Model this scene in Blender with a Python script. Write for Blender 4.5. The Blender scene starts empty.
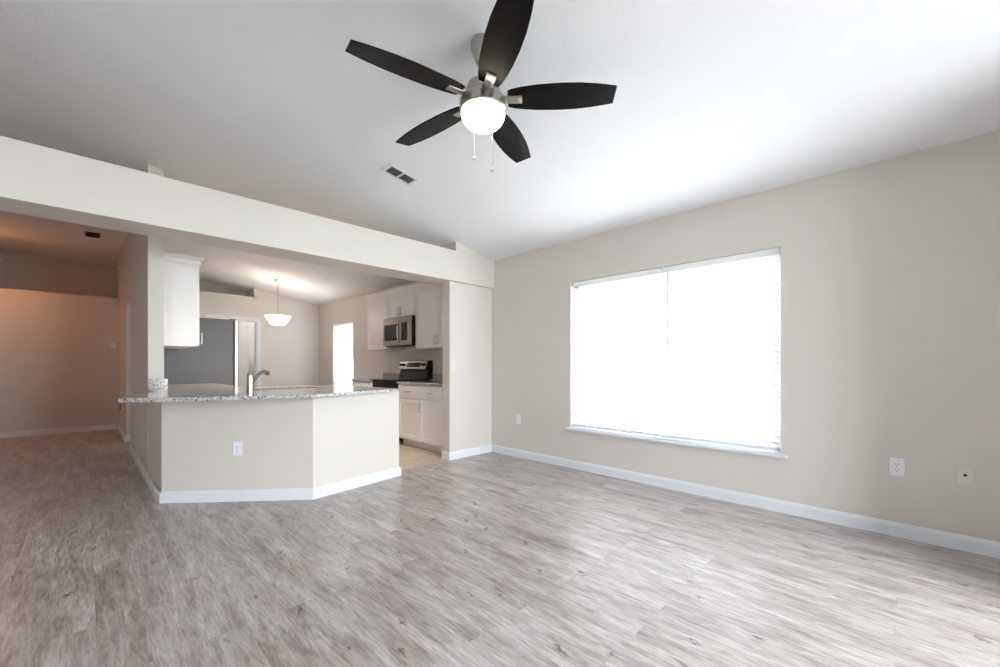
import bpy, bmesh, math, random
from mathutils import Vector, Matrix
random.seed(7)
S = bpy.context.scene
COL = S.collection
R = math.radians

# ---------------------------------------------------------------- camera, world, exposure
cd = bpy.data.cameras.new('camera')
cam = bpy.data.objects.new('camera', cd); COL.objects.link(cam)
cam.location = (0, 0, 1.12)
cam.rotation_euler = (R(90), 0, R(-45.183))
cd.sensor_fit = 'HORIZONTAL'; cd.sensor_width = 36
cd.lens = 412.97 / 1000 * 36
cd.shift_y = (365.71 - 333.5) / 1000
cd.clip_start = 0.02
S.camera = cam

world = bpy.data.worlds.new('world'); S.world = world; world.use_nodes = True
bg = world.node_tree.nodes['Background']
bg.inputs[0].default_value = (0.925, 0.945, 1.0, 1)
bg.inputs[1].default_value = 15.0
S.view_settings.view_transform = 'Standard'
S.view_settings.look = 'None'
S.view_settings.gamma = 1
S.view_settings.use_curve_mapping = False
S.view_settings.exposure = 1.18
S.cycles.max_bounces = 14
S.cycles.diffuse_bounces = 8
S.cycles.transparent_max_bounces = 16
S.cycles.sample_clamp_indirect = 6

def portal(name, loc, rot, sx, sy):
    """marks a window opening for the sky's light sampling; gives no light of its own"""
    l = bpy.data.lights.new(name, 'AREA'); l.shape = 'RECTANGLE'; l.size = sx; l.size_y = sy
    l.cycles.is_portal = True
    o = bpy.data.objects.new(name, l); o.location = loc; o.rotation_euler = rot; COL.objects.link(o)
portal('daylight_portal', (3.93, 1.675, 1.24), (0, R(90), 0), 1.6, 1.93)
portal('daylight_portal', (3.93, 8.31, 1.32), (0, R(90), 0), 1.4, 0.93)
portal('daylight_portal', (2.15, -2.47, 1.15), (R(90), 0, 0), 1.7, 2.3)
portal('daylight_portal', (-3.0, -2.47, 1.5), (R(90), 0, 0), 1.3, 1.3)

# ---------------------------------------------------------------- materials
def mat(name, col=(.8, .8, .8), rough=.5, metal=0, **kw):
    m = bpy.data.materials.new(name); m.use_nodes = True
    b = m.node_tree.nodes['Principled BSDF']
    b.inputs['Base Color'].default_value = (*col, 1)
    b.inputs['Roughness'].default_value = rough
    b.inputs['Metallic'].default_value = metal
    for k, v in kw.items():
        b.inputs[k.replace('_', ' ')].default_value = v
    return m
class NT:
    def __init__(s, m): s.t = m.node_tree; s.b = s.t.nodes.get('Principled BSDF')
    def n(s, typ, ins=None, **kw):
        x = s.t.nodes.new(typ)
        for k, v in kw.items(): setattr(x, k, v)
        for k, v in (ins or {}).items():
            if hasattr(v, 'is_output'): s.t.links.new(v, x.inputs[k])
            else: x.inputs[k].default_value = v
        return x
    def math(s, op, a, b=0.0, clamp=False):
        return s.n('ShaderNodeMath', {0: a, 1: b}, operation=op, use_clamp=clamp).outputs[0]
    def ramp(s, fac, stops):
        x = s.n('ShaderNodeValToRGB', {0: fac}); e = x.color_ramp.elements
        while len(e) < len(stops): e.new(.5)
        for i, (p, c) in enumerate(stops): e[i].position = p; e[i].color = (*c, 1)
        return x.outputs[0]
    def mix(s, f, a, b, mode='MIX'):
        x = s.n('ShaderNodeMix', data_type='RGBA', blend_type=mode)
        for i, v in ((0, f), (6, a), (7, b)):
            if hasattr(v, 'is_output'): s.t.links.new(v, x.inputs[i])
            else: x.inputs[i].default_value = v if i == 0 else (*v, 1)
        return x.outputs[2]
    def obj(s): return s.n('ShaderNodeTexCoord').outputs['Object']
    def to(s, out, inp): s.t.links.new(out, s.b.inputs[inp])
    def bump(s, h, strength, dist):
        s.to(s.n('ShaderNodeBump', {'Height': h, 'Strength': strength, 'Distance': dist}).outputs[0], 'Normal')

def paint(name, col, scale, dist, strength=.3, rough=.6):
    m = mat(name, col, rough); t = NT(m); c = t.obj()
    n = t.n('ShaderNodeTexNoise', {'Vector': c, 'Scale': scale, 'Detail': 3.0})
    t.bump(n.outputs[0], strength, dist)
    lo = tuple(x * .985 for x in col)
    n2 = t.n('ShaderNodeTexNoise', {'Vector': c, 'Scale': 1.3, 'Detail': 2.0})
    t.to(t.mix(n2.outputs[0], lo, col), 'Base Color')
    return m
M = {}
M['wall'] = paint('wall_paint', (.64, .605, .570), 130, .002, .25, .55)
M['ceiling'] = paint('ceiling_paint', (.81, .82, .86), 64, .005, .4, .8)
M['trim'] = mat('trim_paint', (.72, .745, .80), .35)
M['cabinet'] = mat('cabinet_paint', (.78, .77, .76), .35)
M['plastic'] = mat('white_plastic', (.80, .81, .86), .35)
M['ivory'] = mat('almond_plastic', (.66, .645, .61), .4)
M['dark'] = mat('dark_slot', (.015, .015, .015), .6)
M['bronze'] = mat('dark_bronze_plastic', (.035, .022, .015), .4)
M['black'] = mat('black_enamel', (.006, .006, .007), .3, Specular_IOR_Level=.3)
M['blackglass'] = mat('black_glass', (.008, .008, .009), .06)
M['greyside'] = mat('grey_enamel', (.115, .115, .125), .45)
M['nickel'] = mat('brushed_nickel', (.44, .42, .40), .30, 1)
M['chrome'] = mat('polished_steel', (.42, .41, .40), .16, 1)
M['chain'] = mat('bead_chain', (.55, .54, .52), .3, 1)
M['vent'] = mat('vent_paint', (.70, .70, .71), .5)
M['ventdark'] = mat('vent_louver_paint', (.16, .17, .18), .6)
M['ventbrown'] = mat('vent_brown_paint', (.10, .06, .035), .6)
M['door'] = mat('door_paint', (.78, .78, .78), .4)
M['vinyl'] = mat('window_vinyl', (.62, .64, .66), .4)
M['ground'] = mat('outside_ground', (.30, .31, .29), .9)

def steel():
    m = mat('stainless_steel', (.38, .365, .35), .3, 1); t = NT(m)
    mp = t.n('ShaderNodeMapping', {'Vector': t.obj(), 'Scale': (3, 3, 260)})
    n = t.n('ShaderNodeTexNoise', {'Vector': mp.outputs[0], 'Scale': 1.0, 'Detail': 2.0})
    r = t.n('ShaderNodeMapRange', {0: n.outputs[0], 3: .24, 4: .38})
    t.to(r.outputs[0], 'Roughness')
    return m
M['steel'] = steel()

def blade_mat():
    m = mat('dark_walnut_blade', (.014, .012, .011), .34, Specular_IOR_Level=.10); t = NT(m)
    mp = t.n('ShaderNodeMapping', {'Vector': t.obj(), 'Scale': (14, 14, 3)})
    n = t.n('ShaderNodeTexNoise', {'Vector': mp.outputs[0], 'Scale': 3.0, 'Detail': 4.0})
    t.to(t.mix(n.outputs[0], (.0025, .0022, .0022), (.007, .006, .0055)), 'Base Color')
    return m
M['blade'] = blade_mat()

def emis(name, col, s):
    m = mat(name, (.9, .9, .9), .3)
    b = m.node_tree.nodes['Principled BSDF']
    b.inputs['Emission Color'].default_value = (*col, 1); b.inputs['Emission Strength'].default_value = s
    return m
M['globe'] = emis('lit_opal_glass', (1, .86, .66), 5.0)
M['shade'] = emis('lit_frosted_shade', (1, .90, .76), 2.5)
M['hallglobe'] = emis('lit_hall_glass', (1, .50, .2), 1.6)
M['display'] = mat('dark_display', (.006, .006, .008), .12)

def glass():
    m = bpy.data.materials.new('window_glass'); m.use_nodes = True; t = m.node_tree
    t.nodes.remove(t.nodes['Principled BSDF'])
    tr = t.nodes.new('ShaderNodeBsdfTransparent'); tr.inputs[0].default_value = (.96, .98, .97, 1)
    gl = t.nodes.new('ShaderNodeBsdfGlossy'); gl.inputs['Roughness'].default_value = .02
    mx = t.nodes.new('ShaderNodeMixShader'); mx.inputs[0].default_value = .05
    t.links.new(tr.outputs[0], mx.inputs[1]); t.links.new(gl.outputs[0], mx.inputs[2])
    t.links.new(mx.outputs[0], t.nodes['Material Output'].inputs[0])
    return m
M['glass'] = glass()

def blind():
    m = bpy.data.materials.new('blind_slat_vinyl'); m.use_nodes = True; t = m.node_tree
    t.nodes.remove(t.nodes['Principled BSDF'])
    d = t.nodes.new('ShaderNodeBsdfDiffuse'); d.inputs[0].default_value = (.88, .88, .88, 1)
    tl = t.nodes.new('ShaderNodeBsdfTranslucent'); tl.inputs[0].default_value = (.8, .8, .8, 1)
    mx = t.nodes.new('ShaderNodeMixShader'); mx.inputs[0].default_value = .35
    t.links.new(d.outputs[0], mx.inputs[1]); t.links.new(tl.outputs[0], mx.inputs[2])
    t.links.new(mx.outputs[0], t.nodes['Material Output'].inputs[0])
    return m
M['blind'] = blind()

def floor_mat():
    m = mat('grey_oak_vinyl_plank', rough=.42); t = NT(m); c = t.obj()
    rot = t.n('ShaderNodeMapping', {'Vector': c, 'Rotation': (0, 0, R(90))}).outputs[0]
    br = t.n('ShaderNodeTexBrick', {'Vector': rot, 'Color1': (0, 0, 0, 1), 'Color2': (1, 1, 1, 1), 'Mortar': (.5, .5, .5, 1), 'Scale': 1.0,
             'Mortar Size': .0012, 'Mortar Smooth': 0.1, 'Bias': 0.0, 'Brick Width': 1.22, 'Row Height': .152}, offset=.37, offset_frequency=2)
    rnd = t.n('ShaderNodeSeparateColor', {0: br.outputs['Color']}).outputs[0]
    w = t.math('MULTIPLY', rnd, 37.0)
    def noise(sc, detail, dist=0.0, rough=.55):
        mp = t.n('ShaderNodeMapping', {'Vector': c, 'Scale': sc}).outputs[0]
        return t.n('ShaderNodeTexNoise', {'Vector': mp, 'W': w, 'Scale': 1.0, 'Detail': detail, 'Distortion': dist, 'Roughness': rough}, noise_dimensions='4D').outputs[0]
    broad = noise((11, 2.0, 1), 5.0, .7, .6)
    fine = noise((85, 8.5, 1), 6.0, .3, .68)
    patch = noise((26, 7.0, 1), 6.0, .9, .68)
    base = t.ramp(broad, [(.30, (.225, .187, .168)), (.48, (.385, .345, .325)), (.66, (.53, .50, .49))])
    fcol = t.ramp(fine, [(.35, (.52, .50, .49)), (.50, (.98, .98, .98)), (.66, (1.36, 1.36, 1.37))])
    a = t.mix(.75, base, fcol, 'MULTIPLY')
    pale = t.ramp(patch, [(.50, (0, 0, 0)), (.68, (1, 1, 1))])
    a = t.mix(t.math('MULTIPLY', pale, .40), a, (.60, .572, .56))
    dk = t.ramp(noise((36, 7.0, 1), 5.0, .6, .64), [(.58, (0, 0, 0)), (.72, (1, 1, 1))])
    a = t.mix(t.math('MULTIPLY', dk, .38), a, (.16, .125, .105))
    fl = t.ramp(noise((110, 14, 1), 4.0, .4, .6), [(.58, (0, 0, 0)), (.68, (1, 1, 1))])
    a = t.mix(t.math('MULTIPLY', fl, .45), a, (.15, .12, .105))
    # knots
    kw = noise((30, 16, 1), 3.0)
    kmap = t.n('ShaderNodeMapping', {'Vector': c, 'Scale': (6.5, 2.3, 1)}).outputs[0]
    kv = t.n('ShaderNodeVectorMath', {0: kmap, 1: t.n('ShaderNodeCombineXYZ', {0: t.math('MULTIPLY', kw, .9), 1: t.math('MULTIPLY', kw, .5), 2: 0.0}).outputs[0]}, operation='ADD').outputs[0]
    vo = t.n('ShaderNodeTexVoronoi', {'Vector': kv, 'Scale': 1.0, 'Randomness': 1.0}, voronoi_dimensions='2D')
    kd = t.ramp(vo.outputs['Distance'], [(.025, (1, 1, 1)), (.085, (0, 0, 0))])
    gate = t.math('GREATER_THAN', t.n('ShaderNodeSeparateColor', {0: vo.outputs['Color']}).outputs[0], .45)
    a = t.mix(t.math('MULTIPLY', t.math('MULTIPLY', kd, gate), .85), a, (.10, .075, .06))
    tint = t.ramp(rnd, [(0, (.90, .88, .87)), (.5, (1.0, .99, .98)), (1, (1.08, 1.08, 1.09))])
    a = t.mix(.3, a, tint, 'MULTIPLY')
    a = t.mix(t.math('MULTIPLY', br.outputs['Fac'], .10), a, (.12, .10, .09))
    t.to(a, 'Base Color')
    rr = t.n('ShaderNodeMapRange', {0: patch, 3: .24, 4: .36}).outputs[0]
    t.to(rr, 'Roughness')
    h = t.math('SUBTRACT', fine, t.math('MULTIPLY', br.outputs['Fac'], .5))
    t.bump(h, .18, .0015)
    return m
M['floor'] = floor_mat()

def tile_mat():
    m = mat('beige_floor_tile', rough=.45); t = NT(m); c = t.obj()
    br = t.n('ShaderNodeTexBrick', {'Vector': c, 'Color1': (.52, .435, .345, 1), 'Color2': (.57, .48, .39, 1), 'Mortar': (.40, .33, .27, 1), 'Scale': 1.0,
             'Mortar Size': .004, 'Brick Width': .42, 'Row Height': .42}, offset=0.0)
    n = t.n('ShaderNodeTexNoise', {'Vector': c, 'Scale': 9.0, 'Detail': 5.0})
    v = t.ramp(n.outputs[0], [(.3, (.86, .86, .86)), (.7, (1.08, 1.06, 1.04))])
    t.to(t.mix(.8, br.outputs['Color'], v, 'MULTIPLY'), 'Base Color')
    t.bump(t.math('SUBTRACT', 1.0, br.outputs['Fac']), .4, .002)
    return m
M['tile'] = tile_mat()

def granite_mat():
    m = mat('speckled_granite', rough=.12); t = NT(m); c = t.obj()
    n1 = t.n('ShaderNodeTexNoise', {'Vector': c, 'Scale': 60.0, 'Detail': 6.0, 'Roughness': .7, 'Distortion': .8})
    a = t.ramp(n1.outputs[0], [(.38, (.17, .165, .17)), (.48, (.36, .355, .35)), (.62, (.62, .61, .60))])
    v = t.n('ShaderNodeTexVoronoi', {'Vector': c, 'Scale': 85.0, 'Randomness': 1.0})
    rn = t.n('ShaderNodeSeparateColor', {0: v.outputs['Color']}).outputs[0]
    blk = t.math('GREATER_THAN', rn, .89)
    n2 = t.n('ShaderNodeTexNoise', {'Vector': c, 'Scale': 75.0, 'Detail': 3.0})
    blk = t.math('MULTIPLY', blk, t.math('GREATER_THAN', n2.outputs[0], .44))
    a = t.mix(blk, a, (.07, .07, .08))
    n3 = t.n('ShaderNodeTexNoise', {'Vector': c, 'Scale': 15.0, 'Detail': 4.0})
    br = t.ramp(n3.outputs[0], [(.56, (0, 0, 0)), (.70, (1, 1, 1))])
    a = t.mix(t.math('MULTIPLY', br, .5), a, (.42, .35, .29))
    t.to(a, 'Base Color')
    return m
M['granite'] = granite_mat()

# ---------------------------------------------------------------- mesh helpers
class MB:
    def __init__(s): s.bm = bmesh.new(); s.sm = False
    def _xf(s, vs, mtx):
        if mtx is not None: bmesh.ops.transform(s.bm, matrix=mtx, verts=vs)
    def box(s, x0, x1, y0, y1, z0, z1, bev=0, mtx=None, seg=2):
        t = bmesh.new()
        bmesh.ops.create_cube(t, size=1)
        for v in t.verts:
            v.co = Vector(((x0 + x1) / 2 + v.co.x * (x1 - x0), (y0 + y1) / 2 + v.co.y * (y1 - y0), (z0 + z1) / 2 + v.co.z * (z1 - z0)))
        if bev: bmesh.ops.bevel(t, geom=t.edges[:], offset=bev, segments=seg, affect='EDGES', profile=.5)
        if mtx is not None: bmesh.ops.transform(t, matrix=mtx, verts=t.verts[:])
        s.add(t); return s
    def add(s, t):
        me = bpy.data.meshes.new('tmp'); t.to_mesh(me); t.free(); s.bm.from_mesh(me); bpy.data.meshes.remove(me)
    def lathe(s, prof, c=(0, 0, 0), n=40, axis='Z', mtx=None):
        """prof: list of (radius, height)"""
        t = bmesh.new(); rings = []
        for r, h in prof:
            if r < 1e-6: rings.append([t.verts.new((0, 0, h))])
            else: rings.append([t.verts.new((r * math.cos(2 * math.pi * k / n), r * math.sin(2 * math.pi * k / n), h)) for k in range(n)])
        for a, b in zip(rings, rings[1:]):
            if len(a) == 1 and len(b) == 1: continue
            for k in range(n):
                k2 = (k + 1) % n
                if len(a) == 1: t.faces.new((a[0], b[k], b[k2]))
                elif len(b) == 1: t.faces.new((a[k], a[k2], b[0]))
                else: t.faces.new((a[k], a[k2], b[k2], b[k]))
        if axis == 'X': bmesh.ops.rotate(t, verts=t.verts[:], matrix=Matrix.Rotation(R(90), 3, 'Y'))
        if axis == 'Y': bmesh.ops.rotate(t, verts=t.verts[:], matrix=Matrix.Rotation(R(-90), 3, 'X'))
        bmesh.ops.translate(t, verts=t.verts[:], vec=c)
        if mtx is not None: bmesh.ops.transform(t, matrix=mtx, verts=t.verts[:])
        s.sm = True; s.add(t); return s
    def tube(s, pts, r, n=12, cap=True):
        pts = [Vector(p) for p in pts]; t = bmesh.new(); rings = []
        rs = r if isinstance(r, (list, tuple)) else [r] * len(pts)
        for i, p in enumerate(pts):
            d = (pts[min(i + 1, len(pts) - 1)] - pts[max(i - 1, 0)]).normalized()
            up = Vector((0, 0, 1)) if abs(d.z) < .95 else Vector((1, 0, 0))
            a = d.cross(up).normalized(); b = d.cross(a).normalized()
            rings.append([t.verts.new(p + (a * math.cos(2 * math.pi * k / n) + b * math.sin(2 * math.pi * k / n)) * rs[i]) for k in range(n)])
        for A, B in zip(rings, rings[1:]):
            for k in range(n): t.faces.new((A[k], A[(k + 1) % n], B[(k + 1) % n], B[k]))
        if cap: t.faces.new(rings[0][::-1]); t.faces.new(rings[-1])
        s.sm = True; s.add(t); return s
    def prism(s, poly, z0, z1, bev=0, mtx=None):
        t = bmesh.new()
        f = t.faces.new([t.verts.new((x, y, z0)) for x, y in poly])
        ex = bmesh.ops.extrude_face_region(t, geom=[f])
        bmesh.ops.translate(t, verts=[g for g in ex['geom'] if isinstance(g, bmesh.types.BMVert)], vec=(0, 0, z1 - z0))
        bmesh.ops.recalc_face_normals(t, faces=t.faces[:])
        if bev: bmesh.ops.bevel(t, geom=t.edges[:], offset=bev, segments=2, affect='EDGES', profile=.5)
        if mtx is not None: bmesh.ops.transform(t, matrix=mtx, verts=t.verts[:])
        s.add(t); return s
    def sweep(s, path, prof, close=False):
        """prof (out, z) swept along a plan path; out is to the left of travel; mitred"""
        t = bmesh.new(); P = [Vector(p) for p in path]; n = len(P); rings = []
        for i in range(n):
            d0 = (P[i] - P[i - 1]).normalized() if i else None
            d1 = (P[i + 1] - P[i]).normalized() if i < n - 1 else None
            d0 = d0 or d1; d1 = d1 or d0
            n0 = Vector((-d0.y, d0.x)); n1 = Vector((-d1.y, d1.x)); m = (n0 + n1).normalized(); k = 1 / max(.3, m.dot(n0))
            rings.append([t.verts.new((P[i].x + m.x * k * o, P[i].y + m.y * k * o, z)) for o, z in prof])
        q = len(prof)
        for A, B in zip(rings, rings[1:]):
            for k in range(q): t.faces.new((A[k], A[(k + 1) % q], B[(k + 1) % q], B[k]))
        t.faces.new(rings[0]); t.faces.new(rings[-1][::-1])
        bmesh.ops.recalc_face_normals(t, faces=t.faces[:])
        s.add(t); return s
    def build(s, name, m, parent=None, smooth=None):
        """in the parent's own frame; a top-level mesh gets its origin at its base"""
        bmesh.ops.recalc_face_normals(s.bm, faces=s.bm.faces[:])
        off = None
        me = bpy.data.meshes.new(name)
        if parent is None:
            xs = [v.co for v in s.bm.verts]
            off = Vector(((min(v.x for v in xs) + max(v.x for v in xs)) / 2, (min(v.y for v in xs) + max(v.y for v in xs)) / 2, min(v.z for v in xs)))
            bmesh.ops.translate(s.bm, verts=s.bm.verts[:], vec=-off)
        sm = s.sm if smooth is None else smooth
        s.bm.to_mesh(me); s.bm.free()
        me.materials.append(m)
        if sm:
            me.polygons.foreach_set('use_smooth', [True] * len(me.polygons))
            me.set_sharp_from_angle(angle=R(40))
        o = bpy.data.objects.new(name, me); COL.objects.link(o)
        if off is not None: o.location = off
        if parent is not None: o.parent = parent
        return o
def struct(name, mb, m, parent=None, label=None):
    o = mb.build(name, m, parent)
    if parent is None: o['kind'] = 'structure'
    if label: o['label'] = label
    return o
def tag(o, label, cat, group=None):
    o['label'] = label; o['category'] = cat
    if group: o['group'] = group
    return o
def thing(name, label, cat, loc=(0, 0, 0), rz=0, group=None):
    o = bpy.data.objects.new(name, None); COL.objects.link(o); o.empty_display_size = .05
    o.location = loc; o.rotation_euler = (0, 0, rz)
    return tag(o, label, cat, group)

# ---------------------------------------------------------------- key dimensions
XR = 3.757            # inner face of the right (window) wall
XL = -1.2             # left wall of the hall
XO = -4.6             # unseen left wall, added far out so less light bounces back
XT = -2.0             # the slope levels out here
YF = 6.3              # where the hall's lower ceiling starts
YB = -2.3            # wall behind the camera
YH0, YH1 = 3.84, 4.19 # header front and back
ZH0, ZH1 = 2.126, 2.491
XP0, XP1 = .43, .55   # partition between hall and kitchen
YP = 5.19
YK = 9.53             # kitchen back wall
YHB = 9.97            # hall back wall
ZE, SL = 2.49, .17    # eave height, ceiling pitch
XC = .43
def zc(x): return ZE + SL * (XR - max(x, XC))
ZF = zc(XC)
YEND = 11.4
XV = 3.15            # edge of the added baffle wall behind the camera

# ---------------------------------------------------------------- shell
b = MB()
b.prism([(XO - .15, YB - .15), (XR + .15, YB - .15), (XR + .15, 3.87), (2.2, 3.87), (1.4, 3.8), (.55, 4.4), (.55, YEND), (XO - .15, YEND)], -.06, 0)
o = struct('floor', b, M['floor'])
b = MB()
b.prism([(2.2, 3.87), (XR + .15, 3.87), (XR + .15, YEND), (.55, YEND), (.55, 4.4), (1.4, 3.8)], -.06, 0)
struct('floor_kitchen', b, M['tile'])
# ceiling: pitched up from the window wall, level over the hall
b = MB(); t = .12
mt = Matrix(((1, 0, 0, 0), (0, 0, -1, YEND), (0, 1, 0, 0), (0, 0, 0, 1)))
def zs_(x): return ZE + SL * (XR - x)
def mY(y): return Matrix(((1, 0, 0, 0), (0, 0, -1, y), (0, 1, 0, 0), (0, 0, 0, 1)))
b.prism([(XO - .15, zs_(XT)), (XT, zs_(XT)), (XR + .16, zs_(XR + .16)), (XR + .16, zs_(XR + .16) + t), (XT, zs_(XT) + t), (XO - .15, zs_(XT) + t)], 0, YF - YB + .15, mtx=mY(YF))
b.prism([(XC, ZF), (XR + .16, zs_(XR + .16)), (XR + .16, zs_(XR + .16) + t), (XC, ZF + t)], 0, YEND - YF, mtx=mY(YEND))
b.prism([(XL - .15, ZF), (XC, ZF), (XC, zs_(XT) + t), (XL - .15, zs_(XT) + t)], 0, YEND - YF, mtx=mY(YEND))
struct('ceiling', b, M['ceiling'])
# right wall with its two window openings
W1 = (.705, 2.643, .44, 2.035); W2 = (7.845, 8.78, .62, 2.02); WT = .16
b = MB()
for y0, y1, z0, z1 in ((YB - .15, W1[0], 0, ZE), (W1[0], W1[1], 0, W1[2]), (W1[0], W1[1], W1[3], ZE), (W1[1], W2[0], 0, ZE),
                       (W2[0], W2[1], 0, W2[2]), (W2[0], W2[1], W2[3], ZE), (W2[1], YEND, 0, ZE)):
    b.box(XR, XR + WT, y0, y1, z0, z1)
struct('wall_right', b, M['wall'])
# wall behind the camera, with openings added to let in fill daylight
D0, D1, DZ = 1.3, 3.0, 2.3
V0, V1, VZ0, VZ1 = -3.65, -2.35, .85, 2.15
b = MB()
for x0, x1, z0, z1 in ((XO, V0, 0, 2.49), (V0, V1, 0, VZ0), (V0, V1, VZ1, 2.49), (V1, D0, 0, 2.49), (D1, XR, 0, 2.49), (D0, D1, DZ, 2.49)):
    b.box(x0, x1, YB - .15, YB, z0, z1)
b.prism([(XO, 2.49), (XR, 2.49), (XT, zs_(XT)), (XO, zs_(XT))], 0, .15, mtx=Matrix(((1, 0, 0, 0), (0, 0, -1, YB), (0, 1, 0, 0), (0, 0, 0, 1))))
struct('wall_back', b, M['wall'])
b = MB(); b.box(XV, XR, -.8, -.65, 0, 2.49); b.prism([(XV, 2.485), (XR, 2.485), (XV, zc(XV))], 0, .15, mtx=Matrix(((1, 0, 0, 0), (0, 0, -1, -.65), (0, 1, 0, 0), (0, 0, 0, 1))))
b.box(XV - .15, XV, YB, -.65, 0, zc(XV))
struct('wall_baffle', b, M['wall'])  # unseen wall added to block door daylight from the right wall's near end
b = MB(); b.box(XO - .15, XO, YB - .15, YH1, 0, zs_(XT))
struct('wall_left', b, M['wall'])
b = MB(); b.box(XL - .15, XL, YH1, YEND, 0, zs_(XT))
struct('wall_hall_left', b, M['wall'])
b = MB(); b.box(XO, XL - .0, YH0, YH1, 0, zs_(XT))
struct('wall_front', b, M['wall'])
# header beam with an open ledge on top, solid up to the ceiling near the window wall
b = MB()
b.box(XL, XR, YH0, YH1, ZH0, ZH1, bev=.004)
XS = 3.12
b.prism([(XS, ZH1 - .005), (XR, ZH1 - .005), (XS, zc(XS))], 0, YH1 - YH0, mtx=Matrix(((1, 0, 0, 0), (0, 0, -1, YH1), (0, 1, 0, 0), (0, 0, 0, 1))))
struct('wall_header', b, M['wall'])
b = MB(); b.box(3.06, XR, 3.885, 4.025, 0, ZH0 + .01, bev=.004)
struct('wall_stub', b, M['wall'])
# partition with an arched doorway to the kitchen
A0, A1, AZ, AR = 7.25, 8.2, 2.04, .16
pts = [(YP, 0), (A0, 0), (A0, AZ - AR)]
for k in range(1, 9): a = R(90) * k / 8; pts.append((A0 + AR - AR * math.cos(a), AZ - AR + AR * math.sin(a)))
for k in range(0, 9): a = R(90) * k / 8; pts.append((A1 - AR + AR * math.sin(a), AZ - AR + AR * math.cos(a)))
pts += [(A1, 0), (YHB + .15, 0), (YHB + .15, ZF), (YP, ZF)]
b = MB(); b.prism(pts, XP0, XP1, mtx=Matrix(((0, 0, 1, 0), (1, 0, 0, 0), (0, 1, 0, 0), (0, 0, 0, 1))))
struct('wall_partition', b, M['wall'])
# hall back wall with a plant ledge above
b = MB(); b.box(XL, XP0 - .002, YHB, YHB + .15, 0, 2.32); b.box(XL, XP1, YHB + .15, YHB + 1.0, 2.20, 2.32)
b.box(XL, XP1, YHB + 1.0, YHB + 1.12, 2.2, ZF); b.box(XP0 + .0, XP1, YHB, YHB + 1.0, 2.2, ZF)
struct('wall_hall', b, M['wall'])
# kitchen back wall: doorway, ledge niche under the slope
KD0, KD1, KDZ = 1.70, 2.50, 2.03; KX = 2.447; ZN = 2.53
b = MB()
b.box(XP1, KD0, YK, YK + .12, 0, ZN); b.box(KD1, XR, YK, YK + .12, 0, ZE); b.box(KD0, KD1, YK, YK + .12, KDZ, ZN)
b.prism([(KX, ZE - .003), (XR, ZE - .003), (KX, zc(KX))], 0, .12, mtx=Matrix(((1, 0, 0, 0), (0, 0, -1, YK + .12), (0, 1, 0, 0), (0, 0, 0, 1))))
b.box(XP1, KX, YK + .12, YK + .6, ZN - .1, ZN); b.box(KX, KX + .1, YK + .12, YK + .6, ZN - .1, zc(KX + .1) )
b.prism([(XP1, ZN - .1), (KX + .1, ZN - .1), (KX + .1, zc(KX + .1)), (XP1, zc(XP1))], 0, .1, mtx=Matrix(((1, 0, 0, 0), (0, 0, -1, YK + .7), (0, 1, 0, 0), (0, 0, 0, 1))))
struct('wall_kitchen', b, M['wall'])
# little room behind the kitchen door
b = MB(); b.box(1.2, 3.4, 11.2, 11.3, 0, 2.4); b.box(3.0, 3.1, YK + .12, 11.2, 0, 2.4); b.box(1.2, 1.3, YK + .12, 11.2, 0, 2.4)
struct('wall_pantry', b, M['wall'])
# low peninsula wall
A = (.445, 4.338); B = (1.354, 3.56); C = (2.262, 3.699)
def off(P, Q, d):
    v = Vector((Q[0] - P[0], Q[1] - P[1])).normalized(); return Vector((-v.y, v.x)) * d
ZT, ZU = .895, .865
nAB = off(A, B, .115); nBC = off(B, C, .115)
Ai = (A[0] + .115, A[1] + .052); Ci = (C[0] + nBC.x, C[1] + nBC.y); Bi = (B[0] + .028, B[1] + .125)
b = MB(); b.prism([A, B, C, Ci, Bi, Ai, (.547, YP), (.432, YP)], 0, ZU)
struct('wall_peninsula', b, M['wall'])

# baseboards
PR = [(0, 0), (.016, 0), (.016, .070), (.010, .084), (.006, .092), (0, .092)]
def base(name, path): 
    b = MB(); b.sweep(path, PR); struct(name, b, M['trim'])
base('baseboard_right', [(XR, -.64), (XR, 3.885)])
base('baseboard_stub', [(XR - .016, 3.885), (3.06, 3.885), (3.06, 4.025)])
base('baseboard_peninsula', [(C[0] + nBC.x * .9, C[1] + nBC.y * .9), C, B, A, (.432, 4.4), (.43, A0), ])
base('baseboard_arch', [(XP1, A1), (XP0, A1), (XP0, YHB)])
base('baseboard_hall', [(XP0 - .016, YHB), (XL + .016, YHB)])
base('baseboard_left', [(XL, YHB), (XL, YH0), (XO, YH0), (XO, YB + .02)])
base('baseboard_kitchen', [(XR, YK), (2.585, YK)])

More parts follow.
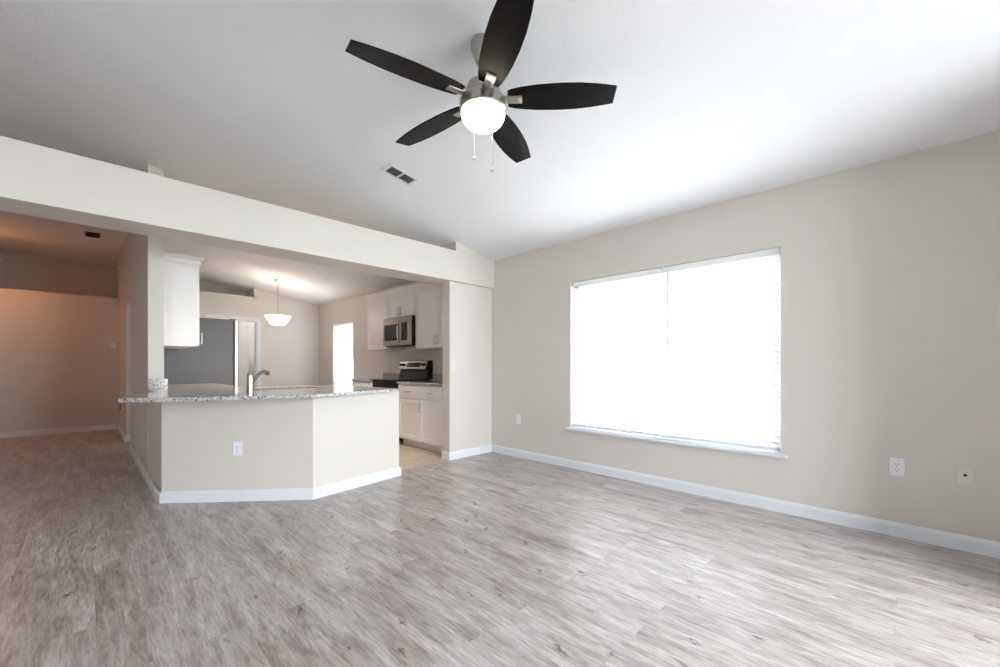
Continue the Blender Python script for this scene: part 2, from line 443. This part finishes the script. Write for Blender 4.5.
# windows
def window(name, W, units, meet, sill):
    y0, y1, z0, z1 = W
    X0 = XR + .095
    b = MB(); fw = .045
    b.box(X0, X0 + .06, y0, y0 + fw, z0, z1); b.box(X0, X0 + .06, y1 - fw, y1, z0, z1)
    b.box(X0, X0 + .06, y0 + fw, y1 - fw, z0, z0 + fw); b.box(X0, X0 + .06, y0 + fw, y1 - fw, z1 - fw, z1)
    root = struct(name, b, M['vinyl'])
    def part(nm, mb, m):
        bmesh.ops.translate(mb.bm, verts=mb.bm.verts[:], vec=-Vector(root.location)); return mb.build(nm, m, root)
    n = len(units)
    for i, (u0, u1) in enumerate(units):
        if i: part('mullion', MB().box(X0 - .005, X0 + .065, units[i - 1][1], u0, z0 + fw, z1 - fw), M['vinyl'])
        s = MB()
        for za, zb, xo in ((z0 + fw, meet + .02, .005), (meet - .02, z1 - fw, .03)):
            for q in ((u0, u0 + .03, za, zb), (u1 - .03, u1, za, zb), (u0 + .03, u1 - .03, za, za + .035), (u0 + .03, u1 - .03, zb - .035, zb)):
                s.box(X0 + xo, X0 + xo + .025, *q)
        part('sash', s, M['vinyl'])
        g = MB().box(X0 + .015, X0 + .019, u0 + .03, u1 - .03, z0 + fw + .03, meet); g.box(X0 + .04, X0 + .044, u0 + .03, u1 - .03, meet, z1 - fw - .03)
        part('pane', g, M['glass'])
    if sill:
        part('window_sill', MB().box(XR - .038, X0, y0 - .045, y1 + .045, z0 - .022, z0 + .002, bev=.004), M['trim'])
    return root
window('window_1', W1, [(.75, 1.605), (1.645, 2.598)], 1.262, True)
window('window_2', W2, [(7.89, 8.735)], 1.33, True)

# unseen sliding glass door, added as fill daylight from behind the camera
b = MB(); f = .06
for q in ((D0, D0 + f, 0, DZ), (D1 - f, D1, 0, DZ), (D0 + f, D1 - f, DZ - f, DZ), (D0 + f, D1 - f, 0, .03), ((D0 + D1) / 2 - .04, (D0 + D1) / 2 + .04, .03, DZ - f)):
    b.box(q[0], q[1], YB - .11, YB - .04, q[2], q[3])
root = struct('added_door', b, M['vinyl'])
g = MB()
for x0, x1 in ((D0 + f, (D0 + D1) / 2 - .04), ((D0 + D1) / 2 + .04, D1 - f)): g.box(x0, x1, YB - .08, YB - .075, .03, DZ - f)
bmesh.ops.translate(g.bm, verts=g.bm.verts[:], vec=-Vector(root.location)); g.build('pane', M['glass'], root)

b = MB(); f = .05
for q in ((V0, V0 + f, VZ0, VZ1), (V1 - f, V1, VZ0, VZ1), (V0 + f, V1 - f, VZ1 - f, VZ1), (V0 + f, V1 - f, VZ0, VZ0 + f), (V0 + f, V1 - f, 1.48, 1.53)):
    b.box(q[0], q[1], YB - .11, YB - .05, q[2], q[3])
root = struct('added_window', b, M['vinyl'])  # unseen window added as a side source for the peninsula's angled front
g = MB().box(V0 + f, V1 - f, YB - .082, YB - .077, VZ0 + f, VZ1 - f)
bmesh.ops.translate(g.bm, verts=g.bm.verts[:], vec=-Vector(root.location)); g.build('pane', M['glass'], root)

# kitchen door casing and the half open door
b = MB()
b.box(KD0 - .075, KD0, YK - .018, YK, 0, KDZ + .075); b.box(KD1, KD1 + .075, YK - .018, YK, 0, KDZ + .075); b.box(KD0, KD1, YK - .018, YK, KDZ, KDZ + .075)
b.box(KD0, KD0 + .018, YK, YK + .12, 0, KDZ); b.box(KD1 - .018, KD1, YK, YK + .12, 0, KDZ); b.box(KD0 + .018, KD1 - .018, YK, YK + .12, KDZ - .018, KDZ)
struct('trim_1', b, M['trim'])
dr = MB(); w = KD1 - KD0 - .04
dr.box(0, w, 0, .035, .008, KDZ - .022, bev=.003)
for z0, z1 in ((.15, .85), (1.0, 1.88)):
    for x0, x1 in ((.11, w / 2 - .05), (w / 2 + .05, w - .11)):
        dr.box(x0, x1, -.006, .004, z0, z1, bev=.005)
d = dr.build('door_1', M['door']); d['kind'] = 'structure'
base_off = Vector(d.location)
for v in d.data.vertices: v.co += base_off
d.location = (KD0 + .02, YK + .075, 0); d.rotation_euler = (0, 0, R(19))

# ground outside
b = MB(); b.box(-14, 20, -12, 24, -.2, -.08); struct('ground_outside', b, M['ground'])

# ---------------------------------------------------------------- window blinds
def blind(W, y0, y1, label, wand_y=None, xb=XR + .047):
    zb, zt = W[2] + .022, W[3] - .004
    t = thing('window_blind', label, 'blind', (xb, (y0 + y1) / 2, zb))
    h = (y1 - y0) / 2 - .004; H = zt - zb
    MB().box(-.024, .024, -h, h, H - .05, H, bev=.003).build('headrail', M['blind'], t)
    MB().box(-.024, .024, -h, h, 0, .022, bev=.005).build('bottom_rail', M['trim'], t)
    s = MB(); n = int((H - .085) / .0425)
    for i in range(n):
        z = .048 + i * (H - .11) / (n - 1)
        mt = Matrix.Translation((0, 0, z)) @ Matrix.Rotation(R(50), 4, 'Y')
        s.box(-.0245, .0245, -h, h, -.0013, .0013, mtx=mt)
    s.build('slats', M['blind'], t)
    for yy in (-h + .11, h - .11) if h < .6 else (-h + .12, 0, h - .12):
        for xx in (-.026, .026): MB().tube([(xx, yy, .01), (xx, yy, H - .03)], .0012, 6).build('ladder_cord', M['blind'], t)
    if wand_y is not None:
        wd = MB().tube([(-.032, wand_y, H - .03), (-.036, wand_y, H - .78)], .0075, 8)
        wd.build('tilt_wand', M['vinyl'], t)
    return t
blind(W1, 1.655, 2.632, 'left white slatted blind on the large living room window', wand_y=.41)
blind(W1, .715, 1.645, 'right white slatted blind on the large living room window', wand_y=.40)
blind(W2, 7.855, 8.77, 'white slatted blind in the narrow kitchen window', None)

# ---------------------------------------------------------------- ceiling fan
FX, FY = 1.525, 1.645; FZ = zc(FX); BZ = 2.564
fan = thing('ceiling_fan', 'five-bladed dark ceiling fan with brushed nickel body and lit globe', 'ceiling fan', (FX, FY, FZ))
q = BZ - FZ
cm = Matrix.Rotation(math.atan(SL), 4, 'Y')
MB().lathe([(0, .0), (.062, .0), (.064, -.02), (.060, -.05), (.046, -.085), (.030, -.115), (.020, -.125), (0, -.125)], (0, 0, .004), n=40, mtx=cm).build('canopy', M['nickel'], fan)
MB().tube([(0, 0, -.08), (0, 0, q + .10)], .0125, 16).build('downrod', M['nickel'], fan)
MB().lathe([(0, .135), (.022, .135), (.026, .11), (.05, .095), (.082, .075), (.094, .045), (.096, .012), (.090, .004), (0, .004)], (0, 0, q), n=48).build('motor_housing', M['nickel'], fan)
MB().lathe([(0, .001), (.100, .001), (.122, -.004), (.127, -.012), (.127, -.058), (.120, -.064), (0, -.064)], (0, 0, q - .004), n=48).build('light_fitter', M['nickel'], fan)
prof = [(.116, 0)] + [(.119 * math.cos(a) ** .8 if a < 1.57 else 0, -.005 - .088 * math.sin(a)) for a in [i * math.pi / 2 / 14 for i in range(1, 15)]]
prof[-1] = (0, prof[-1][1])
MB().lathe([(.0, .0)] + prof, (0, 0, q - .068), n=48).build('light_globe', M['globe'], fan)
# blade outline (r, half width)
def hw(u):  # u 0..1 root to tip
    pts = [(0, .052), (.05, .062), (.12, .070), (.28, .081), (.48, .086), (.66, .083), (.82, .073), (.94, .061), (1, .054)]
    for (a, x), (c, y) in zip(pts, pts[1:]):
        if u <= c: k = (u - a) / (c - a); return x + (y - x) * k
    return pts[-1][1]
r0, r1 = .135, .705
outl = []
N = 26
for i in range(N + 1): u = i / N; outl.append((r0 + (r1 - r0) * u, hw(u)))
outl2 = [(x, -y) for x, y in reversed(outl)]
for i in range(5):
    a = 2.9219 - i * 2 * math.pi / 5
    mt = Matrix.Translation((0, 0, q)) @ Matrix.Rotation(a, 4, 'Z') @ Matrix.Rotation(R(-11), 4, 'X')
    bl = MB().prism(outl + outl2, -.004, .004, bev=.0018, mtx=mt).build('blade', M['blade'], fan)
    br = MB(); br.box(.09, .212, -.025, .025, -.0105, -.0042, bev=.002, mtx=mt)
    for xx in (.15, .19): br.lathe([(0, -.0125), (.005, -.012), (.006, -.0105), (0, -.0105)], (xx, 0, 0), n=12, mtx=mt)
    br.build('blade_bracket', M['nickel'], bl)
for lat, fw_, zf in ((-.054, .095, 2.30), (.049, .095, 2.235)):
    dx, dy = .705 * lat + .709 * fw_, -.709 * lat + .705 * fw_
    ch = MB().tube([(dx, dy, q - .060), (dx, dy, zf - FZ)], .0010, 6).build('pull_chain', M['chain'], fan)
    f = MB(); f.lathe([(0, .006), (.003, .005), (.006, 0), (.0085, -.008), (.0065, -.016), (0, -.019)], (dx, dy, zf - FZ), n=14); f.build('pull_fob', M['chain'], ch)

# ---------------------------------------------------------------- ceiling vents
def vent(label, x, y, L, Wd, mframe, mdark, rot, center):
    t = thing('ceiling_vent', label, 'vent', (x, y, zc(x)))
    t.rotation_euler = (0, rot, 0)
    f = MB(); e = .022
    for q in ((-L / 2 - e, L / 2 + e, -Wd / 2 - e, -Wd / 2), (-L / 2 - e, L / 2 + e, Wd / 2, Wd / 2 + e), (-L / 2 - e, -L / 2, -Wd / 2, Wd / 2), (L / 2, L / 2 + e, -Wd / 2, Wd / 2)):
        f.box(q[0], q[1], q[2], q[3], -.010, .0, bev=.0025)
    if center: f.box(-.008, .008, -Wd / 2, Wd / 2, -.010, 0)
    f.build('frame', mframe, t)
    MB().box(-L / 2, L / 2, -Wd / 2, Wd / 2, -.002, 0).build('backing', M['dark'], t)
    s = MB(); n = 9
    for i in range(n):
        y0 = -Wd / 2 + (i + .5) * Wd / n
        s.box(-L / 2, L / 2, -.0055, .0055, -.0008, .0008, mtx=Matrix.Translation((0, y0, -.005)) @ Matrix.Rotation(R(25), 4, 'X'))
    if center:
        for i in range(1, 7):
            xx = -L / 2 + i * (L / 2 - .008) / 7
            s.box(xx - .0008, xx + .0008, -Wd / 2, Wd / 2, -.009, -.006)
    s.build('louvers', mdark, t)
vent('white ceiling vent with grey louvers beyond the fan', 1.955, 3.175, .235, .115, M['vent'], M['ventdark'], math.atan(SL), True)
vent('small dark vent on the dim hall ceiling', .085, 8.56, .12, .25, M['ventbrown'], M['bronze'], 0, False)

# ---------------------------------------------------------------- wall plates (built facing local -Y)
def plate(name, label, cat, loc, rz, kind, group=None, pm='plastic'):
    t = thing(name, label, cat, loc, rz, group)
    MB().box(-.036, .036, -.006, 0, -.058, .058, bev=.003).build('plate', M[pm], t)
    if kind == 'outlet':
        for z in (.02, -.02):
            r = MB(); r.box(-.016, .016, -.0085, -.005, z - .014, z + .014, bev=.004)
            rr = r.build('receptacle', M[pm], t)
            s = MB(); s.box(-.008, -.0055, -.0088, -.008, z - .003, z + .006); s.box(.0055, .008, -.0088, -.008, z - .003, z + .006); s.box(-.002, .002, -.0088, -.008, z - .010, z - .006)
            s.build('slot', M['dark'], rr)
        MB().lathe([(0, -.0075), (.003, -.007), (.003, -.005), (0, -.005)], (0, 0, 0), n=10, axis='Y').build('screw', M['nickel'], t)
    elif kind == 'switch':
        MB().box(-.016, .016, -.0085, -.005, -.033, .033, bev=.002).build('rocker', M[pm], t)
    elif kind == 'coax':
        MB().lathe([(0, -.016), (.0035, -.016), (.0045, -.015), (.0045, -.007), (.008, -.007), (.008, -.005), (0, -.005)], (0, 0, 0), n=12, axis='Y').build('connector', M['dark'], t)
        for z in (.042, -.042): MB().lathe([(0, -.0075), (.003, -.007), (.003, -.005), (0, -.005)], (0, 0, z), n=10, axis='Y').build('screw', M[pm], t)
    return t
plate('wall_outlet', 'white outlet plate between the window and the far corner, above the baseboard', 'outlet', (XR, 3.413, .466), R(-90), 'outlet')
plate('wall_outlet', 'white outlet plate on the window wall, beside the cable plate', 'outlet', (XR, .062, .456), R(-90), 'outlet')
plate('cable_plate', 'almond wall plate with one black cable socket', 'cable plate', (XR, -.235, .458), R(-90), 'coax', pm='ivory')
plate('light_switch', 'white rocker switch on the short wall beside the kitchen cabinets', 'switch', (3.10, 3.885, 1.115), 0, 'switch', pm='ivory')
vAB = Vector((B[0] - A[0], B[1] - A[1])).normalized(); rAB = math.atan2(vAB.y, vAB.x)
plate('wall_outlet', 'white outlet plate on the angled front of the peninsula', 'outlet', (A[0] + vAB.x * .592, A[1] + vAB.y * .592, .435), rAB, 'outlet')
plate('wall_outlet', 'pale outlet plate low on the back wall of the dim hall', 'outlet', (.335, YHB, .42), 0, 'outlet', pm='ivory')
plate('wall_outlet', 'dark outlet plate on the hall side of the partition', 'outlet', (XP0, 9.45, .42), R(-90), 'outlet', pm='bronze')
t = thing('thermostat', 'small white thermostat high on the hall back wall', 'thermostat', (.36, YHB, 1.48))
MB().box(-.04, .04, -.024, 0, -.05, .05, bev=.006).build('body', M['plastic'], t); MB().box(-.025, .025, -.0255, -.023, 0, .03, bev=.001).build('screen', M['ivory'], t)

# ---------------------------------------------------------------- cabinets (built facing local -Y, x to the right)
def shaker(x0, x1, z0, z1, rail=.055, th=.02):
    b = MB()
    b.box(x0, x0 + rail, -th, 0, z0, z1, bev=.0015); b.box(x1 - rail, x1, -th, 0, z0, z1, bev=.0015)
    b.box(x0 + rail, x1 - rail, -th, 0, z0, z0 + rail, bev=.0015); b.box(x0 + rail, x1 - rail, -th, 0, z1 - rail, z1, bev=.0015)
    b.box(x0 + rail - .002, x1 - rail + .002, -th + .008, 0, z0 + rail - .002, z1 - rail + .002)
    return b
def pull(parent, x, z, vertical=True, L=.13, th=.02):
    b = MB(); y = -th - .03
    if vertical:
        b.tube([(x, y, z - L / 2), (x, y, z + L / 2)], .0058, 10)
        for s in (-.38, .38): b.tube([(x, y, z + s * L), (x, -th + .002, z + s * L)], .0045, 8)
    else:
        b.tube([(x - L / 2, y, z), (x + L / 2, y, z)], .0058, 10)
        for s in (-.38, .38): b.tube([(x + s * L, y, z), (x + s * L, -th + .002, z)], .0045, 8)
    b.build('handle', M['nickel'], parent)
def cabinet(name, label, loc, rz, w, d, h, doors, drawers=(), crown=0, toe=0, group=None):
    t = thing(name, label, 'cabinet', loc, rz, group)
    MB().box(0, w, 0, d, toe, h, bev=.001).build('body', M['cabinet'], t)
    if toe: MB().box(.0, w, .075, d, 0, toe).build('toe_kick', M['cabinet'], t)
    for x0, x1, z0, z1, hx, hz in doors:
        dd = shaker(x0, x1, z0, z1).build('door', M['cabinet'], t); pull(dd, hx, hz)
    for x0, x1, z0, z1 in drawers:
        dd = MB().box(x0, x1, -.02, 0, z0, z1, bev=.003).build('drawer', M['cabinet'], t); pull(dd, (x0 + x1) / 2, (z0 + z1) / 2, False)
    if crown:
        c = MB(); s = crown
        c.sweep([(w, d), (w, -.022), (0, -.022), (0, d)], [(0, h - .03), (.006, h - .03), (.010, h + .004), (.026, h + s - .03), (.034, h + s - .012), (.034, h + s), (0, h + s)])
        c.build('crown_molding', M['cabinet'], t)
        MB().box(.002, w - .002, -.02, d, h, h + crown - .01).build('top_panel', M['cabinet'], t)
    return t
XF = 3.44; G = .003
RZ = R(-90)
def right_run(name, label, y0, y1, z0, z1, doors, **kw):  # y1 > y0, local x runs towards -Y
    return cabinet(name, label, (XF, y1, z0), RZ, y1 - y0, XR - XF - .004, z1 - z0, doors, **kw)
right_run('wall_cabinet', 'white wall cabinet left of the microwave, single door', 5.93, 6.62, 1.39, 2.25, [(.02, .67, .01, .85, .60, .11)], crown=.07)
right_run('wall_cabinet', 'short white wall cabinet directly above the microwave', 5.16, 5.927, 1.865, 2.25, [(.012, .380, .01, .375, .352, .09), (.386, .755, .01, .375, .414, .09)], crown=.07)
right_run('wall_cabinet', 'tall white wall cabinet right of the microwave, two doors', 4.075, 5.157, 1.37, 2.25, [(.012, .538, .01, .87, .505, .11), (.544, 1.07, .01, .87, .578, .11)], crown=.07)
cabinet('wall_cabinet', 'white wall cabinet above the counter beside the refrigerator', (.85, 5.40, 1.325), R(90), .98, .297, .905, [(.01, .487, .01, .895, .03 + .03, .09), (.493, .97, .01, .895, .91, .09)], crown=.048)
# base cabinets
XBF = 3.15
def base_cab(label, y0, y1, doors, drawers): 
    return cabinet('base_cabinet', label, (XBF, y1, 0), RZ, y1 - y0, XR - XBF - .004, .862, doors, drawers, toe=.10)
base_cab('white base cabinet right of the range with two drawers and two doors', 4.075, 5.155, [(.012, .538, .115, .665, .50, .56), (.544, 1.07, .115, .665, .582, .56)],
         [(.012, .538, .68, .85), (.544, 1.03, .68, .85)])
base_cab('white base cabinet left of the range, mostly behind the peninsula', 5.93, 6.60, [(.012, .66, .115, .665, .07, .56)], [(.012, .66, .68, .85)])
cabinet('base_cabinet', 'white base cabinet under the sink behind the peninsula', (1.78, 4.70, 0), R(180), .74, .48, .60, [(.01, .367, .115, .59, .32, .5), (.373, .73, .115, .59, .42, .5)], toe=.10)

# counters beside the range
def counter(label, y0, y1):
    t = thing('countertop', label, 'countertop', (XBF, (y0 + y1) / 2, .865)); h = (y1 - y0) / 2
    MB().box(-.038, XR - XBF - .003, -h, h, 0, .032, bev=.004).build('slab', M['granite'], t)
    MB().box(XR - XBF - .024, XR - XBF - .003, -h, h, .032, .132, bev=.003).build('backsplash', M['granite'], t)
counter('speckled granite countertop right of the range', 4.06, 5.155)
counter('speckled granite countertop left of the range', 5.93, 6.64)

# ---------------------------------------------------------------- range
t = thing('range', 'black and stainless kitchen range between the white base cabinets', 'range', (3.125, 5.925, 0), RZ)
w, d = .762, .595
MB().box(0, w, .03, d, .05, .905, bev=.004).build('body', M['black'], t)
MB().box(-.0, w, -.015, d - .06, .905, .918, bev=.004).build('cooktop', M['blackglass'], t)
for x, y, r in ((.2, .12, .09), (.56, .12, .075), (.2, .35, .07), (.56, .35, .09)):
    MB().lathe([(r - .004, .918), (r - .004, .9188), (r, .9188), (r, .918)], (x, y, 0), n=36).build('burner_ring', M['greyside'], t)
od = MB().box(.006, w - .006, -.012, .03, .215, .79, bev=.004).build('oven_door', M['steel'], t)
MB().box(.1, w - .1, -.0145, -.010, .33, .63, bev=.002).build('oven_window', M['blackglass'], od)
hb = MB().tube([(.06, -.055, .735), (w - .06, -.055, .735)], .011, 12)
for x in (.09, w - .09): hb.tube([(x, -.055, .735), (x, -.010, .735)], .008, 10)
hb.build('oven_handle', M['chrome'], od)
MB().box(.006, w - .006, -.010, .03, .055, .205, bev=.004).build('drawer', M['black'], t)
bgp = [(d - .10, .918), (d - .065, 1.06), (d - .10, 1.07), (d - .072, 1.17), (d - .05, 1.20), (d + .02, 1.20), (d + .02, .918)]
bk = MB().prism(bgp, 0, w, mtx=Matrix(((0, 0, 1, 0), (1, 0, 0, 0), (0, 1, 0, 0), (0, 0, 0, 1)))).build('backguard', M['black'], t)
tl = Matrix.Translation((0, d - .088, 1.125)) @ Matrix.Rotation(R(-16), 4, 'X')
cp = MB().box(.01, w - .01, -.008, .0, -.062, .068, bev=.003, mtx=tl).build('control_panel', M['steel'], bk)
MB().box(.235, .60, -.0105, -.007, -.030, .042, bev=.002, mtx=tl).build('display', M['display'], bk)
for x in (.06, .14, w - .10, w - .05):
    kb = MB(); kb.lathe([(0, -.036), (.016, -.036), (.019, -.03), (.021, -.008), (0, -.008)], (x, 0, .008), n=20, axis='Y', mtx=tl); kb.build('control_knob', M['black'], bk)

# ---------------------------------------------------------------- microwave
t = thing('microwave', 'stainless microwave hung over the range between white cabinets', 'microwave', (3.36, 5.922, 1.42), RZ)
w, d, h = .758, .385, .44
MB().box(0, w, .012, d, 0, h, bev=.004).build('body', M['black'], t)
dd = MB().box(.0, w, -.028, .012, .008, h, bev=.006).build('door', M['steel'], t)
MB().box(.045, .475, -.031, -.026, .085, .335, bev=.004).build('window', M['blackglass'], dd)
MB().box(.535, .690, -.031, -.026, .075, .345, bev=.004).build('control_panel', M['blackglass'], t)
hp = [(.505, -.030, .06), (.503, -.06, .08), (.500, -.075, .14), (.498, -.080, .215), (.500, -.075, .29), (.503, -.06, .35), (.505, -.030, .37)]
MB().tube(hp, .011, 12).build('handle', M['chrome'], dd)
MB().box(.05, w - .05, .0, .10, -.004, .006).build('vent_grille', M['dark'], t)

# ---------------------------------------------------------------- refrigerator (faces +X)
t = thing('refrigerator', 'grey sided stainless refrigerator standing against the partition', 'refrigerator', (1.403, 6.42, 0), R(90))
w, d, h = .76, .80, 1.735
MB().box(0, w, .0, d, .03, h, bev=.006).build('body', M['greyside'], t)
MB().box(.01, w - .01, -.017, 0, .05, h - .01).build('gasket', M['dark'], t)
for x0, x1, hx in ((.002, w / 2 - .002, w / 2 - .05), (w / 2 + .002, w - .002, w / 2 + .05)):
    dd = MB().box(x0, x1, -.065, -.017, .68, h + .005, bev=.01).build('door', M['steel'], t)
    hb = MB().tube([(hx, -.125, .85), (hx, -.125, 1.55)], .011, 12)
    for z in (.9, 1.5): hb.tube([(hx, -.125, z), (hx, -.07, z)], .008, 10)
    hb.build('handle', M['chrome'], dd)
dd = MB().box(.002, w - .002, -.065, -.017, .06, .672, bev=.01).build('freezer_drawer', M['steel'], t)
hb = MB().tube([(.1, -.125, .60), (w - .1, -.125, .60)], .011, 12)
for x in (.15, w - .15): hb.tube([(x, -.125, .60), (x, -.07, .60)], .008, 10)
hb.build('handle', M['chrome'], dd)
for x in (.05, w - .05): MB().box(x - .03, x + .03, -.055, .03, h, h + .014, bev=.004).build('hinge_cover', M['greyside'], t)
MB().box(.02, w - .02, .0, .06, 0, .05).build('base_grille', M['black'], t)

# ---------------------------------------------------------------- peninsula counter, sink, faucet
SX, SY, SW, SD, SA = 1.40, 4.42, .70, .38, R(10)
t = thing('countertop', 'long speckled granite countertop on the angled peninsula', 'countertop', (1.2, 4.2, ZU))
poly = [(.163, 3.87), (.36, 3.705), (1.275, 3.345), (2.186, 3.59), (2.20, 3.64), (2.02, 4.72), (1.20, 4.95), (1.20, 6.40), (.556, 6.40), (.556, YP - .004), (.424, YP - .004), (.424, 4.55), (.20, 4.15)]
b = MB(); b.prism([(x - 1.2, y - 4.2) for x, y in poly], 0, .030, bev=.004)
slab = b.build('slab', M['granite'], t)
b = MB(); mt = Matrix.Translation((SX - 1.2, SY - 4.2, 0)) @ Matrix.Rotation(SA, 4, 'Z')
b.box(-SW / 2, SW / 2, -SD / 2, SD / 2, -.05, .08, bev=.03, mtx=mt)
cut = b.build('sink_cutter', M['granite'], t)
md = slab.modifiers.new('cut', 'BOOLEAN'); md.object = cut; md.operation = 'DIFFERENCE'; md.solver = 'EXACT'
dg = bpy.context.evaluated_depsgraph_get(); dg.update()
nm = bpy.data.meshes.new_from_object(slab.evaluated_get(dg)); slab.modifiers.clear(); slab.data = nm; nm.name = 'slab'
bpy.data.objects.remove(cut)
b = MB(); b.box(.424 - 1.2, .578 - 1.2, YP - .026 - 4.2, YP - .004 - 4.2, .030, .130, bev=.003); b.box(.556 - 1.2, .578 - 1.2, YP - .004 - 4.2, 2.2, .030, .130, bev=.003)
b.build('backsplash', M['granite'], t)
t = thing('sink', 'undermount steel sink sunk into the peninsula countertop', 'sink', (SX, SY, ZU - .2), SA)
b = MB(); x, y = SW / 2 - .004, SD / 2 - .004
b.box(-x, x, -y, y, 0, .006); 
for q in ((-x, -x + .006, -y, y), (x - .006, x, -y, y), (-x, x, -y, -y + .006), (-x, x, y - .006, y)): b.box(q[0], q[1], q[2], q[3], 0, .218)
b.build('basin', M['steel'], t)
MB().lathe([(.045, .006), (.045, .009), (.03, .009), (.02, .007), (0, .007)], (0, 0, 0), n=24).build('drain', M['chrome'], t)
t = thing('kitchen_faucet', 'single lever metal faucet standing on the peninsula countertop', 'faucet', (1.02, 4.085, ZT))
MB().lathe([(0, 0), (.032, 0), (.032, .006), (.027, .010), (.026, .10), (.026, .135), (.023, .15), (0, .15)], n=28).build('body', M['chrome'], t)
sp = (.70, .45)
pth = [(.0, .0, .075), (sp[0] * .05, sp[1] * .05, .105), (sp[0] * .10, sp[1] * .10, .140), (sp[0] * .15, sp[1] * .15, .163), (sp[0] * .20, sp[1] * .20, .170)]
s_ = MB().tube(pth, [.015, .015, .0145, .0155, .019], 14); 
so = s_.build('spout', M['chrome'], t)
MB().tube([(sp[0] * .195, sp[1] * .195, .170), (sp[0] * .235, sp[1] * .235, .160), (sp[0] * .245, sp[1] * .245, .142)], [.020, .021, .018], 14).build('spray_head', M['greyside'], so)
MB().tube([(-.002, 0, .140), (.004, -.003, .165), (.011, -.008, .188), (.015, -.011, .198)], [.024, .019, .011, .005], 12).build('lever', M['chrome'], t)

# ---------------------------------------------------------------- pendant in the kitchen nook
PX, PY = 2.517, 8.273; PZ = zc(PX)
t = thing('pendant_lamp', 'lit white glass pendant hanging in the kitchen nook', 'pendant lamp', (PX, PY, PZ))
MB().lathe([(0, .004), (.062, .004), (.064, -.012), (.045, -.03), (.012, -.042), (0, -.042)], n=32, mtx=Matrix.Rotation(math.atan(SL), 4, 'Y')).build('canopy', M['nickel'], t)
zs = 2.035 - PZ
MB().tube([(0, 0, -.03), (0, 0, zs - .02)], .005, 10).build('rod', M['nickel'], t)
MB().lathe([(.215, 0), (.217, -.006), (.185, -.05), (.155, -.10), (.125, -.145), (.110, -.158), (0, -.162), (0, -.154), (.105, -.150), (.15, -.095), (.180, -.045), (.208, -.004)], (0, 0, zs), n=48).build('glass_shade', M['shade'], t)
MB().lathe([(0, -.168), (.014, -.168), (.016, -.178), (.009, -.19), (0, -.192)], (0, 0, zs), n=16).build('finial', M['nickel'], t)
ar = MB()
for k in range(3):
    a = k * 2.0944; ar.tube([(0, 0, zs - .02), (.10 * math.cos(a), .10 * math.sin(a), zs - .015), (.209 * math.cos(a), .209 * math.sin(a), zs - .003)], .004, 8)
ar.build('support_arms', M['nickel'], t)
def bulb(name, loc, col, e, r):
    l = bpy.data.lights.new(name, 'POINT'); l.energy = e; l.color = col; l.shadow_soft_size = r
    o = bpy.data.objects.new(name, l); o.location = loc; COL.objects.link(o)
bulb('pendant_bulb', (PX, PY, 2.10), (1, .68, .46), 3.2, .08)

# ---------------------------------------------------------------- hall lamp, out of frame
t = thing('hall_ceiling_lamp', 'round flush ceiling lamp in the hall', 'ceiling lamp', (-1.03, 9.2, ZF))
MB().lathe([(0, 0), (.15, 0), (.15, -.025), (.14, -.03), (0, -.03)], n=36).build('pan', M['nickel'], t)
MB().lathe([(.14, -.03), (.135, -.06), (.11, -.09), (.06, -.11), (0, -.115)], n=36).build('glass_dome', M['hallglobe'], t)
l = bpy.data.lights.new('hall_lamp_beam', 'AREA'); l.shape = 'DISK'; l.size = .26; l.energy = 3.6; l.spread = R(150); l.color = (1, .38, .12)
o = bpy.data.objects.new('hall_lamp_beam', l); o.location = (-1.03, 9.2, ZF - .13); COL.objects.link(o)

# unseen downlights added behind the header to brighten the kitchen cabinets
for k, (x, y, lab) in enumerate(((2.05, 5.05, 'added fill downlight in the kitchen ceiling nearer the header'), (2.05, 6.35, 'added fill downlight in the kitchen ceiling nearer the pantry'))):
    t = thing('added_downlight', lab, 'downlight', (x, y, zc(x))); t.rotation_euler = (0, math.atan(SL), 0)
    MB().lathe([(.075, 0), (.095, 0), (.095, -.005), (.075, -.007), (.075, 0)], n=32).build('trim_ring', M['trim'], t)
    MB().lathe([(0, -.003), (.076, -.003)], n=32).build('lens', M['shade'], t)
    l = bpy.data.lights.new('added_downlight_beam', 'AREA'); l.shape = 'DISK'; l.size = .14; l.energy = 8; l.spread = R(95); l.color = (1, .84, .66)
    o = bpy.data.objects.new('added_downlight_beam', l); o.location = (x, y, zc(x) - .02); o.rotation_euler = (0, math.atan(SL), 0); COL.objects.link(o)
